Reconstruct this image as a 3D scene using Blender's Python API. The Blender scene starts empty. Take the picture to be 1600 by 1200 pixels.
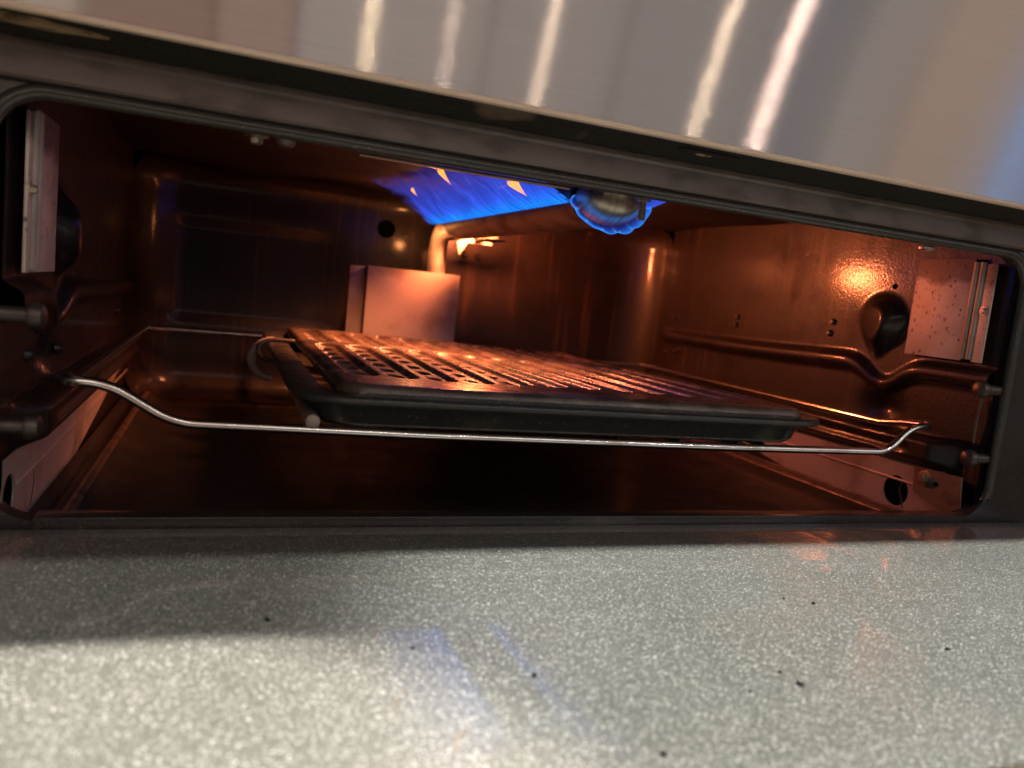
import bpy, bmesh, math, random
import numpy as np
from mathutils import Vector, Matrix

random.seed(7)
rng = np.random.default_rng(7)
PI = math.pi
S = bpy.context.scene
COL = S.collection

# ------------------------------------------------------------------ camera
YAW, PITCH, ROLL = (math.radians(a) for a in (20.7926, 6.5562, 6.0554))
CAM = Vector((-0.20446, -0.37355, 0.11847))
fwd = Vector((math.sin(YAW) * math.cos(PITCH), math.cos(YAW) * math.cos(PITCH), -math.sin(PITCH)))
rgt0 = Vector((math.cos(YAW), -math.sin(YAW), 0))
dwn0 = fwd.cross(rgt0)
rgt = math.cos(ROLL) * rgt0 - math.sin(ROLL) * dwn0
dwn = math.sin(ROLL) * rgt0 + math.cos(ROLL) * dwn0
cd = bpy.data.cameras.new('camera')
cam = bpy.data.objects.new('camera', cd)
COL.objects.link(cam)
M = Matrix.Identity(4)
for i, v in enumerate((rgt, -dwn, -fwd)):
    for k in range(3):
        M[k][i] = v[k]
M.translation = CAM
cam.matrix_world = M
cd.sensor_width = 36
cd.lens = 27.0
cd.clip_start = 0.005
cd.clip_end = 60
cd.dof.use_dof = True
cd.dof.focus_distance = 0.45
cd.dof.aperture_fstop = 8.2
cd.dof.aperture_blades = 0
S.camera = cam

# ------------------------------------------------------------------ world, lamps, exposure
W = bpy.data.worlds.new('World')
S.world = W
W.use_nodes = True
W.node_tree.nodes['Background'].inputs[0].default_value = (1.0, 0.90, 0.84, 1)
W.node_tree.nodes['Background'].inputs[1].default_value = 0.05


def aim(o, target):
    o.rotation_euler = (Vector(target) - o.location).to_track_quat('-Z', 'Y').to_euler()


def area(name, loc, target, sx, sy, power, color):
    d = bpy.data.lights.new(name, 'AREA')
    d.shape = 'RECTANGLE'
    d.size, d.size_y, d.energy, d.color = sx, sy, power, color
    o = bpy.data.objects.new(name, d)
    COL.objects.link(o)
    o.location = loc
    aim(o, target)
    return o


def point(name, loc, r, power, color):
    d = bpy.data.lights.new(name, 'POINT')
    d.shadow_soft_size, d.energy, d.color = r, power, color
    o = bpy.data.objects.new(name, d)
    COL.objects.link(o)
    o.location = loc
    return o


def spot(name, loc, target, r, power, color, deg, blend):
    d = bpy.data.lights.new(name, 'SPOT')
    d.shadow_soft_size, d.energy, d.color = r, power, color
    d.spot_size, d.spot_blend = math.radians(deg), blend
    o = bpy.data.objects.new(name, d)
    COL.objects.link(o)
    o.location = loc
    aim(o, target)
    return o


WARM = (1.0, 0.86, 0.70)
# the lamp over the cooktop (above, out of frame)
point('cooktop_lamp', (0.10, -0.008, 1.45), 0.02, 27, (1.0, 0.95, 0.86))
spot('door_pool_spot', (0.30, -0.008, 1.45), (0.17, -0.15, 0), 0.02, 130, (1.0, 0.97, 0.89), 27, 0.40)  # added spot, its pool ending where the door's dark patch begins
spot('door_pool_spot', (-0.36, 0.23, 1.45), (-0.29, -0.27, 0), 0.02, 225, (1.0, 0.91, 0.80), 15.5, 0.35)  # second added spot, coned to light only the door's front left
# kitchen ceiling lamps behind the camera, seen as streaks in the brushed steel
KL = [(0.100, 0.011, 1.5, (1.0, 0.80, 0.50)),
      (0.311, 0.011, 0.6, (1.0, 0.80, 0.66)),
      (0.584, 0.011, 1.3, (1.0, 0.76, 0.56)),
      (1.116, 0.011, 1.9, (1.0, 0.78, 0.56)),
      (1.346, 0.022, 3.6, (1.0, 0.74, 0.62))]
for x, r, p, c in KL:
    point('kitchen_lamp', (x, -1.6, 1.20), r, p, c)
# added tinted panels behind the camera, standing in for walls, cupboards and a window
for x0, x1, rad, c in ((-1.40, -0.62, 0.62, (1.0, 0.80, 0.66)), (-0.61, -0.29, 0.36, (1.0, 0.60, 0.48)), (-0.28, -0.07, 0.46, (1.0, 0.66, 0.56)),
                       (-0.06, 0.50, 0.52, (1.0, 0.87, 0.80)), (0.51, 0.95, 0.46, (1.0, 0.90, 0.85)), (0.96, 1.52, 0.40, (1.0, 0.93, 0.90)), (1.53, 1.84, 0.30, (0.88, 0.90, 1.0)),
                       (1.85, 2.17, 0.46, (1.0, 0.90, 0.85)), (2.18, 2.72, 0.58, (1.0, 0.78, 0.64)), (2.73, 3.10, 0.95, (0.45, 0.62, 1.0))):
    w_ = x1 - x0
    area('room_light', ((x0 + x1) / 2, -2.0, 1.15), ((x0 + x1) / 2, 0, 0.6), w_, 1.5, 1.55 * rad * PI * w_ * 1.5, c)

S.view_settings.view_transform = 'Standard'
S.view_settings.look = 'None'
S.view_settings.exposure = 0
S.view_settings.gamma = 1
S.render.engine = 'CYCLES'
S.cycles.use_denoising = True
S.cycles.max_bounces = 8
S.cycles.transparent_max_bounces = 24
S.cycles.sample_clamp_indirect = 4
S.cycles.blur_glossy = 0.5
S.cycles.caustics_reflective = True


# ------------------------------------------------------------------ node helpers
class NT:
    def __init__(s, name):
        s.m = bpy.data.materials.new(name)
        s.m.use_nodes = True
        s.t = s.m.node_tree
        s.n = s.t.nodes
        s.b = s.n['Principled BSDF']
        s.out = s.n['Material Output']
        tc = s.n.new('ShaderNodeTexCoord')
        s.obj = tc.outputs['Object']
        s.uv = tc.outputs['UV']

    def put(s, sock, v):
        if isinstance(v, bpy.types.NodeSocket):
            s.t.links.new(v, sock)
        elif isinstance(v, (tuple, list)) and len(v) == 3 and sock.type == 'RGBA':
            sock.default_value = (*v, 1)
        else:
            sock.default_value = v

    def set(s, **k):
        for a, v in k.items():
            s.put(s.b.inputs[a.replace('_', ' ')], v)

    def node(s, typ, ins=None, **props):
        nd = s.n.new('ShaderNode' + typ)
        for a, v in props.items():
            setattr(nd, a, v)
        for a, v in (ins or {}).items():
            s.put(nd.inputs[a], v)
        return nd

    def map(s, scale, src=None, rot=(0, 0, 0)):
        nd = s.node('Mapping')
        s.put(nd.inputs['Vector'], src or s.obj)
        nd.inputs['Scale'].default_value = scale if isinstance(scale, tuple) else (scale,) * 3
        nd.inputs['Rotation'].default_value = rot
        return nd.outputs[0]

    def noise(s, scale, detail=3, vec=None, rough=0.5):
        nd = s.node('TexNoise', {'Scale': scale, 'Detail': detail, 'Roughness': rough, 'Vector': vec or s.obj})
        return nd.outputs['Fac']

    def voro(s, scale, vec=None, feature='F1'):
        nd = s.node('TexVoronoi', {'Scale': scale, 'Vector': vec or s.obj}, feature=feature)
        return nd

    def ramp(s, fac, stops, interp='LINEAR'):
        nd = s.n.new('ShaderNodeValToRGB')
        s.put(nd.inputs[0], fac)
        cr = nd.color_ramp
        cr.interpolation = interp
        while len(cr.elements) < len(stops):
            cr.elements.new(0.5)
        for e, (p, c) in zip(cr.elements, stops):
            e.position = p
            e.color = (*c, 1) if isinstance(c, tuple) else (c, c, c, 1)
        return nd.outputs[0]

    def math(s, op, a, b=0.0, c=None, clamp=False):
        nd = s.node('Math', operation=op, use_clamp=clamp)
        s.put(nd.inputs[0], a)
        s.put(nd.inputs[1], b)
        if c is not None:
            s.put(nd.inputs[2], c)
        return nd.outputs[0]

    def mix(s, fac, a, b, blend='MIX'):
        nd = s.node('Mix', data_type='RGBA', blend_type=blend)
        s.put(nd.inputs[0], fac)
        s.put(nd.inputs[6], a)
        s.put(nd.inputs[7], b)
        return nd.outputs[2]

    def bump(s, h, strength=0.3, dist=0.001, normal=None):
        nd = s.node('Bump', {'Strength': strength, 'Distance': dist, 'Height': h})
        if normal is not None:
            s.put(nd.inputs['Normal'], normal)
        return nd.outputs[0]


# ------------------------------------------------------------------ materials
def mat_enamel(name, base, dirt, speck, rough=0.22, drip=True, coat=0.45):
    t = NT(name)
    n1 = t.noise(14, 4)
    col = t.mix(t.ramp(n1, [(0.35, 0.0), (0.7, 1.0)]), base, dirt)
    sp = t.voro(900)
    k = t.ramp(sp.outputs['Distance'], [(0.10, 1.0), (0.22, 0.0)])
    pick = t.math('GREATER_THAN', t.node('SeparateColor', {'Color': sp.outputs['Color']}).outputs[0], 0.72)
    col = t.mix(t.math('MULTIPLY', k, pick), col, speck)
    if drip:
        d = t.noise(1.0, 3, t.map((130, 130, 5)))
        dm = t.ramp(d, [(0.58, 0.0), (0.70, 0.8)])
        col = t.mix(dm, col, (base[0] * 6, base[1] * 5, base[2] * 4))
        rr = t.math('ADD', t.math('MULTIPLY', d, 0.25), rough - 0.08)
    else:
        rr = t.math('ADD', t.math('MULTIPLY', t.noise(40, 3), 0.25), rough - 0.1)
    soot = t.ramp(t.noise(26, 5, None, 0.65), [(0.46, 0.0), (0.66, 1.0)])
    rr = t.math('ADD', rr, t.math('MULTIPLY', soot, 0.14))
    sp2 = t.voro(150, t.map((1, 1, 0.5)))
    bead = t.math('MULTIPLY', t.ramp(sp2.outputs['Distance'], [(0.07, 1.0), (0.13, 0.0)]), t.math('GREATER_THAN', t.node('SeparateColor', {'Color': sp2.outputs['Color']}).outputs[2], 0.80))
    hgt = t.math('ADD', t.noise(430, 2), t.math('MULTIPLY', bead, 1.2))
    t.set(Base_Color=col, Roughness=rr, Normal=t.bump(hgt, 0.26, 0.0009), Coat_Normal=t.bump(hgt, 0.11, 0.0009))
    t.b.inputs['Specular IOR Level'].default_value = 0.45
    t.b.inputs['Coat Weight'].default_value = coat
    t.b.inputs['Coat Roughness'].default_value = 0.14
    return t.m


M_wall = mat_enamel('cavity_enamel', (0.009, 0.0055, 0.0042), (0.020, 0.011, 0.008), (0.07, 0.045, 0.035), 0.44)
M_ceil = mat_enamel('ceiling_enamel', (0.012, 0.008, 0.006), (0.024, 0.014, 0.010), (0.10, 0.07, 0.055), 0.60, False, 0.0)
M_floor = mat_enamel('floor_enamel', (0.014, 0.010, 0.008), (0.035, 0.020, 0.015), (0.08, 0.06, 0.05), 0.45, False, 0.1)
M_frame = mat_enamel('frame_enamel', (0.020, 0.019, 0.018), (0.038, 0.033, 0.029), (0.30, 0.29, 0.26), 0.30, False)
M_lip = mat_enamel('lip_enamel', (0.040, 0.040, 0.036), (0.058, 0.054, 0.047), (0.45, 0.44, 0.40), 0.34, False)


def mat_pan():
    t = NT('pan_enamel')
    sp = t.voro(620)
    k = t.ramp(sp.outputs['Distance'], [(0.08, 1.0), (0.2, 0.0)])
    pick = t.math('GREATER_THAN', t.node('SeparateColor', {'Color': sp.outputs['Color']}).outputs[1], 0.80)
    col = t.mix(t.math('MULTIPLY', k, pick), (0.036, 0.035, 0.032), (0.50, 0.48, 0.44))
    wear = t.ramp(t.noise(28, 5), [(0.56, 0.0), (0.70, 1.0)])
    col = t.mix(t.math('MULTIPLY', wear, 0.5), col, (0.11, 0.098, 0.078))
    t.set(Base_Color=col, Roughness=t.math('ADD', t.math('MULTIPLY', t.noise(55, 4), 0.4), 0.12),
          Normal=t.bump(t.noise(300, 3), 0.4, 0.0006))
    return t.m


M_pan = mat_pan()


def mat_grid():
    t = NT('grid_enamel')
    wear = t.ramp(t.noise(34, 5), [(0.42, 0.0), (0.66, 1.0)])
    col = t.mix(wear, (0.055, 0.040, 0.034), (0.15, 0.10, 0.082))
    t.set(Base_Color=col, Roughness=t.math('ADD', t.math('MULTIPLY', t.noise(70, 4), 0.35), 0.10),
          Normal=t.bump(t.noise(260, 3), 0.35, 0.0006))
    return t.m


M_grid = mat_grid()


def mat_metal(name, base, rough, metallic=1.0, stain=None, scale=30, bumps=0.15, streak=None):
    t = NT(name)
    vec = t.map(streak) if streak else t.obj
    n = t.noise(scale, 5, vec)
    c = base
    if stain:
        c = t.mix(t.ramp(n, [(0.50, 0.0), (0.68, 1.0)]), base, stain)
    t.set(Base_Color=c, Metallic=metallic, Roughness=t.math('ADD', t.math('MULTIPLY', n, 0.3), rough - 0.12),
          Normal=t.bump(t.noise(scale * 8, 3, vec), bumps, 0.0005))
    return t.m


M_alu = mat_metal('aluminized_steel', (0.50, 0.43, 0.39), 0.50, 0.30, (0.30, 0.23, 0.19), 22)
M_trim = mat_metal('stained_trim', (0.20, 0.165, 0.145), 0.44, 0.6, (0.135, 0.11, 0.095), 1.0, 0.25, (38, 60, 90))
M_wire = mat_metal('chromed_wire', (0.86, 0.82, 0.78), 0.15, 1.0, (0.60, 0.52, 0.46), 40, 0.05)
M_rod = mat_metal('rod_end', (0.40, 0.32, 0.28), 0.50, 0.6, None, 80)
M_burner = mat_metal('burner_steel', (0.20, 0.16, 0.145), 0.50, 0.8, (0.10, 0.07, 0.055), 40)
M_cap = mat_metal('burner_cap_steel', (0.66, 0.60, 0.50), 0.36, 0.9, (0.40, 0.33, 0.25), 1.0, 0.25, (300, 40, 40))
M_bolt = mat_metal('zinc_bolt', (0.62, 0.56, 0.46), 0.34, 0.9, (0.30, 0.22, 0.15), 120)
M_bracket = mat_metal('bracket_steel', (0.30, 0.24, 0.20), 0.42, 0.6, (0.14, 0.10, 0.08), 60)
M_ridge = mat_metal('ridge_enamel', (0.16, 0.10, 0.07), 0.36, 0.4, (0.05, 0.03, 0.02), 70, 0.4)
M_peg = mat_metal('peg_steel', (0.13, 0.115, 0.10), 0.42, 0.8, (0.10, 0.08, 0.07), 90)
M_hole = NT('hole_shade').m  # flat black painted for the shade inside holes; the discs are solid
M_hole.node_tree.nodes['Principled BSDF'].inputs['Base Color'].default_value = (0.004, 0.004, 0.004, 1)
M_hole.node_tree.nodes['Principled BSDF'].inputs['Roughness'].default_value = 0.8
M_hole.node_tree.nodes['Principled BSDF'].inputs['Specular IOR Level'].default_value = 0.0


def mat_plate():
    # spattered side plate: bare steel with dark drips
    t = NT('spattered_plate')
    v = t.voro(240, t.map((1, 1, 0.72)))
    sep = t.node('SeparateXYZ', {'Vector': t.obj})
    hz = t.ramp(t.math('MULTIPLY_ADD', sep.outputs[2], 12.0, -1.30), [(0.0, 0.10), (0.9, 0.85)])
    pick = t.math('LESS_THAN', t.node('SeparateColor', {'Color': v.outputs['Color']}).outputs[0], hz)
    dot = t.ramp(v.outputs['Distance'], [(0.12, 1.0), (0.30, 0.0)])
    v2 = t.voro(620, t.map((1, 1, 0.6)))
    pk2 = t.math('LESS_THAN', t.node('SeparateColor', {'Color': v2.outputs['Color']}).outputs[1], t.math('MULTIPLY', hz, 0.55))
    dot2 = t.math('MULTIPLY', t.ramp(v2.outputs['Distance'], [(0.18, 1.0), (0.42, 0.0)]), pk2)
    n = t.noise(60, 4)
    topd = t.ramp(t.math('ADD', t.math('MULTIPLY_ADD', sep.outputs[2], 60.0, -9.6), t.math('MULTIPLY', n, 1.2)),
                  [(0.45, 0.0), (0.8, 1.0)])
    base = t.mix(t.ramp(n, [(0.4, 0.0), (0.7, 1.0)]), (0.70, 0.58, 0.52), (0.58, 0.46, 0.40))
    c = t.mix(t.math('MULTIPLY', t.math('MULTIPLY', dot, pick), 0.85), base, (0.07, 0.035, 0.02))
    c = t.mix(t.math('MULTIPLY', dot2, 0.8), c, (0.09, 0.05, 0.03))
    c = t.mix(t.math('MULTIPLY', topd, 0.7), c, (0.10, 0.05, 0.035))
    t.set(Base_Color=c, Metallic=0.15, Roughness=0.52)
    return t.m


M_plate = mat_plate()


def mat_door():
    t = NT('speckled_door_enamel')
    cols = None
    mask = None
    base = t.mix(t.ramp(t.noise(9, 3), [(0.35, 0.0), (0.65, 1.0)]), (0.145, 0.155, 0.140), (0.178, 0.186, 0.168))
    col = base
    for sc, th, amp in ((760, 0.42, 0.92), (1250, 0.38, 0.76), (2200, 0.3, 0.58)):  # pale specks; their brightness also paints the enamel's sparkle
        v = t.voro(sc)
        sepc = t.node('SeparateColor', {'Color': v.outputs['Color']})
        pick = t.math('GREATER_THAN', sepc.outputs[0], th)
        dot = t.ramp(v.outputs['Distance'], [(0.18, 1.0), (0.40, 0.0)])
        f = t.math('MULTIPLY', t.math('MULTIPLY', dot, pick), t.math('MULTIPLY_ADD', sepc.outputs[1], 0.7, 0.3))
        col = t.mix(f, col, (amp, amp * 1.0, amp * 0.95))
    # sparse near-white dots painting the specular glints of the enamel
    v = t.voro(300)
    sepc = t.node('SeparateColor', {'Color': v.outputs['Color']})
    f = t.math('MULTIPLY', t.ramp(v.outputs['Distance'], [(0.09, 1.0), (0.15, 0.0)]), t.math('GREATER_THAN', sepc.outputs[2], 0.35))
    col = t.mix(f, col, (1.0, 1.0, 0.98))
    smear = t.ramp(t.noise(1.0, 4, t.map((22, 9, 9), None, (0, 0, 0.5)), 0.6), [(0.50, 0.0), (0.72, 1.0)])
    col = t.mix(t.math('MULTIPLY', smear, 0.22), col, (0.19, 0.19, 0.172))
    t.set(Base_Color=col, Roughness=0.30, Normal=t.bump(t.noise(650, 2), 0.25, 0.0005),
          Coat_Roughness=t.math('MULTIPLY_ADD', smear, 0.16, 0.05))
    t.b.inputs['Specular IOR Level'].default_value = 0.5
    t.b.inputs['Coat Weight'].default_value = 1.0
    return t.m


M_door = mat_door()


def mat_brushed():
    t = NT('brushed_steel')
    sc = t.noise(1.0, 2, t.map((14, 14, 1500)))
    fine = t.noise(1.0, 1, t.map((60, 60, 2200)))
    g = t.node('BsdfAnisotropic')
    g.distribution = 'GGX'
    bc = t.mix(sc, (0.63, 0.585, 0.56), (0.71, 0.66, 0.635))
    t.put(g.inputs['Color'], bc)
    g.inputs['Roughness'].default_value = 0.20
    g.inputs['Anisotropy'].default_value = 0.90
    # tangent follows the brushing, each scratch a hair off true
    jit = t.math('MULTIPLY_ADD', fine, 0.13, -0.065)
    tv = t.node('CombineXYZ', {'X': 1.0, 'Y': 0.0, 'Z': jit})
    t.put(g.inputs['Tangent'], tv.outputs[0])
    t.put(g.inputs['Normal'], t.bump(t.math('ADD', sc, t.math('MULTIPLY', fine, 0.5)), 0.05, 0.0003))
    t.t.links.new(g.outputs[0], t.out.inputs[0])
    return t.m


M_steel = mat_brushed()
M_edge = mat_metal('polished_edge', (0.95, 0.76, 0.60), 0.36, 0.30, None, 200, 0.1, (1, 40, 40))


def mat_gasket():
    t = NT('sooty_underside')
    n = t.noise(500, 4)
    sp = t.voro(700)
    k = t.ramp(sp.outputs['Distance'], [(0.08, 1.0), (0.16, 0.0)])
    pick = t.math('GREATER_THAN', t.node('SeparateColor', {'Color': sp.outputs['Color']}).outputs[0], 0.88)
    c = t.mix(t.ramp(n, [(0.4, 0.0), (0.7, 1.0)]), (0.010, 0.009, 0.008), (0.030, 0.025, 0.021))
    c = t.mix(t.math('MULTIPLY', k, pick), c, (0.30, 0.27, 0.22))
    big = t.ramp(t.noise(16, 3), [(0.64, 0.0), (0.69, 1.0)])
    c = t.mix(t.math('MULTIPLY', big, 0.8), c, (0.17, 0.12, 0.075))
    t.set(Base_Color=c, Roughness=0.75, Normal=t.bump(n, 0.7, 0.001))
    return t.m


M_gasket = mat_gasket()
M_residue = mat_metal('baked_residue', (0.42, 0.30, 0.16), 0.6, 0.0, (0.10, 0.07, 0.04), 120, 0.5)


def mat_flame(name, kind):
    t = NT(name)
    sep = t.node('SeparateXYZ', {'Vector': t.uv})
    u, v = sep.outputs[0], sep.outputs[1]
    em = t.node('Emission')
    if kind == 'sheet':
        wob = t.math('MULTIPLY_ADD', t.noise(5, 3, t.map((3, 1.2, 1), t.uv)), 0.10, -0.05)
        uu = t.math('ADD', u, t.math('MULTIPLY', wob, v))
        ray = t.noise(1.0, 4, t.map((26, 1.6, 1), t.node('CombineXYZ', {'X': uu, 'Y': v}).outputs[0]), 0.6)
        teeth = t.math('MULTIPLY_ADD', t.math('SINE', t.math('MULTIPLY', uu, 2 * PI * 46)), 0.5, 0.5)
        tw = t.ramp(v, [(0.0, 0.0), (0.04, 1.0), (0.22, 0.5), (0.42, 0.0)])
        col = t.ramp(v, [(0.0, (0.010, 0.20, 0.95)), (0.12, (0.012, 0.21, 1.0)), (0.32, (0.035, 0.095, 0.80)), (0.62, (0.045, 0.050, 0.46)), (0.86, (0.050, 0.030, 0.24)), (1.0, (0.05, 0.02, 0.10))])
        gain = t.math('ADD', t.math('MULTIPLY_ADD', t.ramp(ray, [(0.36, 0.0), (0.68, 1.0)]), 0.55, 0.70),
                      t.math('MULTIPLY', t.math('MULTIPLY', teeth, tw), 0.65))
        col2 = t.mix(t.math('MULTIPLY', t.ramp(ray, [(0.60, 0.0), (0.78, 1.0)]), 0.45), col, (0.10, 0.26, 1.0))
        t.put(em.inputs['Color'], col2)
        t.put(em.inputs['Strength'], gain)
        rag = t.math('MULTIPLY_ADD', t.noise(1.0, 4, t.map((9, 5, 1), t.uv), 0.65), 0.5, -0.25)
        a = t.ramp(t.math('ADD', v, t.math('MULTIPLY', rag, v)), [(0.0, 0.0), (0.03, 0.95), (0.60, 0.94), (0.78, 0.85), (1.0, 0.0)])
        ends = t.ramp(t.math('ADD', u, t.math('MULTIPLY', rag, 0.26)), [(0.0, 0.0), (0.012, 1.0), (0.91, 1.0), (0.985, 0.0)])
        a = t.math('MULTIPLY', a, ends)
    elif kind == 'ring':
        lobe = t.math('ABSOLUTE', t.math('SINE', t.math('MULTIPLY', u, PI * 7)))
        edge = t.ramp(v, [(0.0, 0.15), (0.3, 0.5), (0.65, 0.75), (0.85, 0.75), (1.0, 0.1)])
        seam = t.ramp(lobe, [(0.0, 1.0), (0.30, 0.0)])
        g = t.math('ADD', edge, t.math('MULTIPLY', seam, 0.40))
        col = t.mix(t.ramp(g, [(0.4, 0.0), (1.1, 1.0)]), (0.012, 0.09, 0.80), (0.05, 0.34, 1.0))
        t.put(em.inputs['Color'], col)
        t.put(em.inputs['Strength'], t.math('MULTIPLY_ADD', g, 0.5, 0.65))
        a = t.math('MULTIPLY', t.ramp(v, [(0.0, 0.0), (0.22, 0.35), (0.5, 0.9), (0.72, 0.95), (1.0, 0.0)]), t.math('MULTIPLY_ADD', t.noise(1.0, 4, t.map((22, 2.5, 1), t.uv), 0.6), 1.1, 0.38), clamp=True)
    else:
        col = t.ramp(v, [(0.0, (1.0, 0.30, 0.20)), (0.5, (1.0, 0.34, 0.05)), (1.0, (1.0, 0.42, 0.02))])
        t.put(em.inputs['Color'], col)
        em.inputs['Strength'].default_value = 2.0
        a = t.math('MULTIPLY', t.ramp(v, [(0.0, 0.15), (0.4, 0.7), (0.8, 0.7), (1.0, 0.0)]), t.math('MULTIPLY_ADD', t.noise(1.0, 3, t.map((3, 6, 1), t.uv)), 0.9, 0.35), clamp=True)
    tr = t.node('BsdfTransparent')
    mx = t.node('MixShader')
    t.put(mx.inputs[0], a)
    t.t.links.new(tr.outputs[0], mx.inputs[1])
    t.t.links.new(em.outputs[0], mx.inputs[2])
    t.t.links.new(mx.outputs[0], t.out.inputs[0])
    return t.m


M_flame = mat_flame('gas_flame_blue', 'sheet')
M_ring = mat_flame('gas_flame_rim', 'ring')
M_tip = mat_flame('gas_flame_orange', 'tip')


def mat_glow():
    t = NT('glowing_igniter')
    em = t.node('Emission', {'Color': (1.0, 0.36, 0.10), 'Strength': 6.0})
    t.t.links.new(em.outputs[0], t.out.inputs[0])
    return t.m


M_glow = mat_glow()


def mat_wood():
    t = NT('oak_floor')
    w = t.noise(1.0, 5, t.map((3, 40, 3)))
    t.set(Base_Color=t.mix(w, (0.42, 0.25, 0.12), (0.60, 0.40, 0.22)), Roughness=0.4)
    return t.m


M_wood = mat_wood()
M_crumb = NT('burnt_crumb').m
M_crumb.node_tree.nodes['Principled BSDF'].inputs['Base Color'].default_value = (0.015, 0.010, 0.008, 1)
M_crumb.node_tree.nodes['Principled BSDF'].inputs['Roughness'].default_value = 0.8


# ------------------------------------------------------------------ mesh helpers
def link(name, me, mat, parent=None):
    o = bpy.data.objects.new(name, me)
    COL.objects.link(o)
    if mat is not None:
        me.materials.append(mat)
    if parent is not None:
        o.parent = parent
    return o


def mk(name, V, F, mat, parent=None, smooth=True, uv=None, sharp=40):
    me = bpy.data.meshes.new(name)
    me.from_pydata([tuple(map(float, v)) for v in V], [], F)
    me.validate()
    me.update()
    bm = bmesh.new()
    bm.from_mesh(me)
    if uv is None:
        bmesh.ops.recalc_face_normals(bm, faces=bm.faces)
    for f in bm.faces:
        f.smooth = smooth
    if smooth:
        for e in bm.edges:
            if len(e.link_faces) == 2 and e.calc_face_angle(0) > math.radians(sharp):
                e.smooth = False
    bm.to_mesh(me)
    bm.free()
    if uv is not None:
        ul = me.uv_layers.new(name='UVMap')
        for l in me.loops:
            ul.data[l.index].uv = uv[l.vertex_index]
    return link(name, me, mat, parent)


class MB:
    """collects shapes that together are ONE part"""
    def __init__(s):
        s.V, s.F = [], []

    def add(s, V, F):
        n = len(s.V)
        s.V += [tuple(v) for v in V]
        s.F += [tuple(i + n for i in f) for f in F]
        return s

    def tube(s, pts, r, seg=12, caps=True):
        pts = [Vector(p) for p in pts]
        rs = r if isinstance(r, (list, tuple)) else [r] * len(pts)
        t0 = (pts[1] - pts[0]).normalized()
        nrm = t0.orthogonal().normalized()
        V, F = [], []
        for i, p in enumerate(pts):
            if i == 0:
                t = t0
            elif i == len(pts) - 1:
                t = (pts[i] - pts[i - 1]).normalized()
            else:
                t = ((pts[i] - pts[i - 1]).normalized() + (pts[i + 1] - pts[i]).normalized()).normalized()
            nrm = (nrm - t * nrm.dot(t)).normalized()
            b = t.cross(nrm)
            for k in range(seg):
                a = 2 * PI * k / seg
                V.append(p + (nrm * math.cos(a) + b * math.sin(a)) * rs[i])
        for i in range(len(pts) - 1):
            for k in range(seg):
                k2 = (k + 1) % seg
                F.append((i * seg + k, i * seg + k2, (i + 1) * seg + k2, (i + 1) * seg + k))
        if caps:
            F.append(tuple(range(seg - 1, -1, -1)))
            F.append(tuple(range((len(pts) - 1) * seg, len(pts) * seg)))
        return s.add(V, F)

    def lathe(s, base, axis, prof, seg=16):
        """prof: list of (distance along axis, radius)"""
        base, ax = Vector(base), Vector(axis).normalized()
        n = ax.orthogonal().normalized()
        b = ax.cross(n)
        V, F = [], []
        for d, r in prof:
            for k in range(seg):
                a = 2 * PI * k / seg
                V.append(base + ax * d + (n * math.cos(a) + b * math.sin(a)) * r)
        for i in range(len(prof) - 1):
            for k in range(seg):
                k2 = (k + 1) % seg
                F.append((i * seg + k, i * seg + k2, (i + 1) * seg + k2, (i + 1) * seg + k))
        F.append(tuple(range(seg - 1, -1, -1)))
        F.append(tuple(range((len(prof) - 1) * seg, len(prof) * seg)))
        return s.add(V, F)

    def box(s, a, b, bev=0.0):
        bm = bmesh.new()
        bmesh.ops.create_cube(bm, size=1)
        c = [(a[i] + b[i]) / 2 for i in range(3)]
        d = [abs(b[i] - a[i]) for i in range(3)]
        for v in bm.verts:
            v.co = Vector([c[i] + v.co[i] * d[i] for i in range(3)])
        if bev:
            bmesh.ops.bevel(bm, geom=list(bm.edges), offset=bev, segments=2, profile=0.5, affect='EDGES')
        bm.verts.index_update()
        V = [v.co.copy() for v in bm.verts]
        F = [tuple(v.index for v in f.verts) for f in bm.faces]
        bm.free()
        return s.add(V, F)

    def build(s, name, mat, parent=None, **k):
        return mk(name, s.V, s.F, mat, parent, **k)


def surf(fn, us, vs, flip=False):
    V = [fn(u, v) for v in vs for u in us]
    nu = len(us)
    F = []
    for j in range(len(vs) - 1):
        for i in range(nu - 1):
            q = (j * nu + i, j * nu + i + 1, (j + 1) * nu + i + 1, (j + 1) * nu + i)
            F.append(q[::-1] if flip else q)
    uv = [(i / (nu - 1), j / (len(vs) - 1)) for j in range(len(vs)) for i in range(nu)]
    return V, F, uv


def rrect(cx, cy, hx, hy, r, n=8):
    """rounded rectangle loop, counter-clockwise"""
    out = []
    for qx, qy, a0 in ((1, 1, 0), (-1, 1, 90), (-1, -1, 180), (1, -1, 270)):
        for k in range(n + 1):
            a = math.radians(a0 + 90 * k / n)
            out.append((cx + qx * (hx - r) + r * math.cos(a), cy + qy * (hy - r) + r * math.sin(a)))
    return out


def loft(loops, close_first=False, close_last=False):
    n = len(loops[0])
    V = [p for L in loops for p in L]
    F = []
    for i in range(len(loops) - 1):
        for k in range(n):
            k2 = (k + 1) % n
            F.append((i * n + k, i * n + k2, (i + 1) * n + k2, (i + 1) * n + k))
    if close_first:
        F.append(tuple(range(n - 1, -1, -1)))
    if close_last:
        F.append(tuple(range((len(loops) - 1) * n, len(loops) * n)))
    return V, F


def empty(name, loc, parent=None):
    o = bpy.data.objects.new(name, None)
    COL.objects.link(o)
    o.location = loc
    o.empty_display_size = 0.02
    if parent:
        o.parent = parent
    return o


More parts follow.
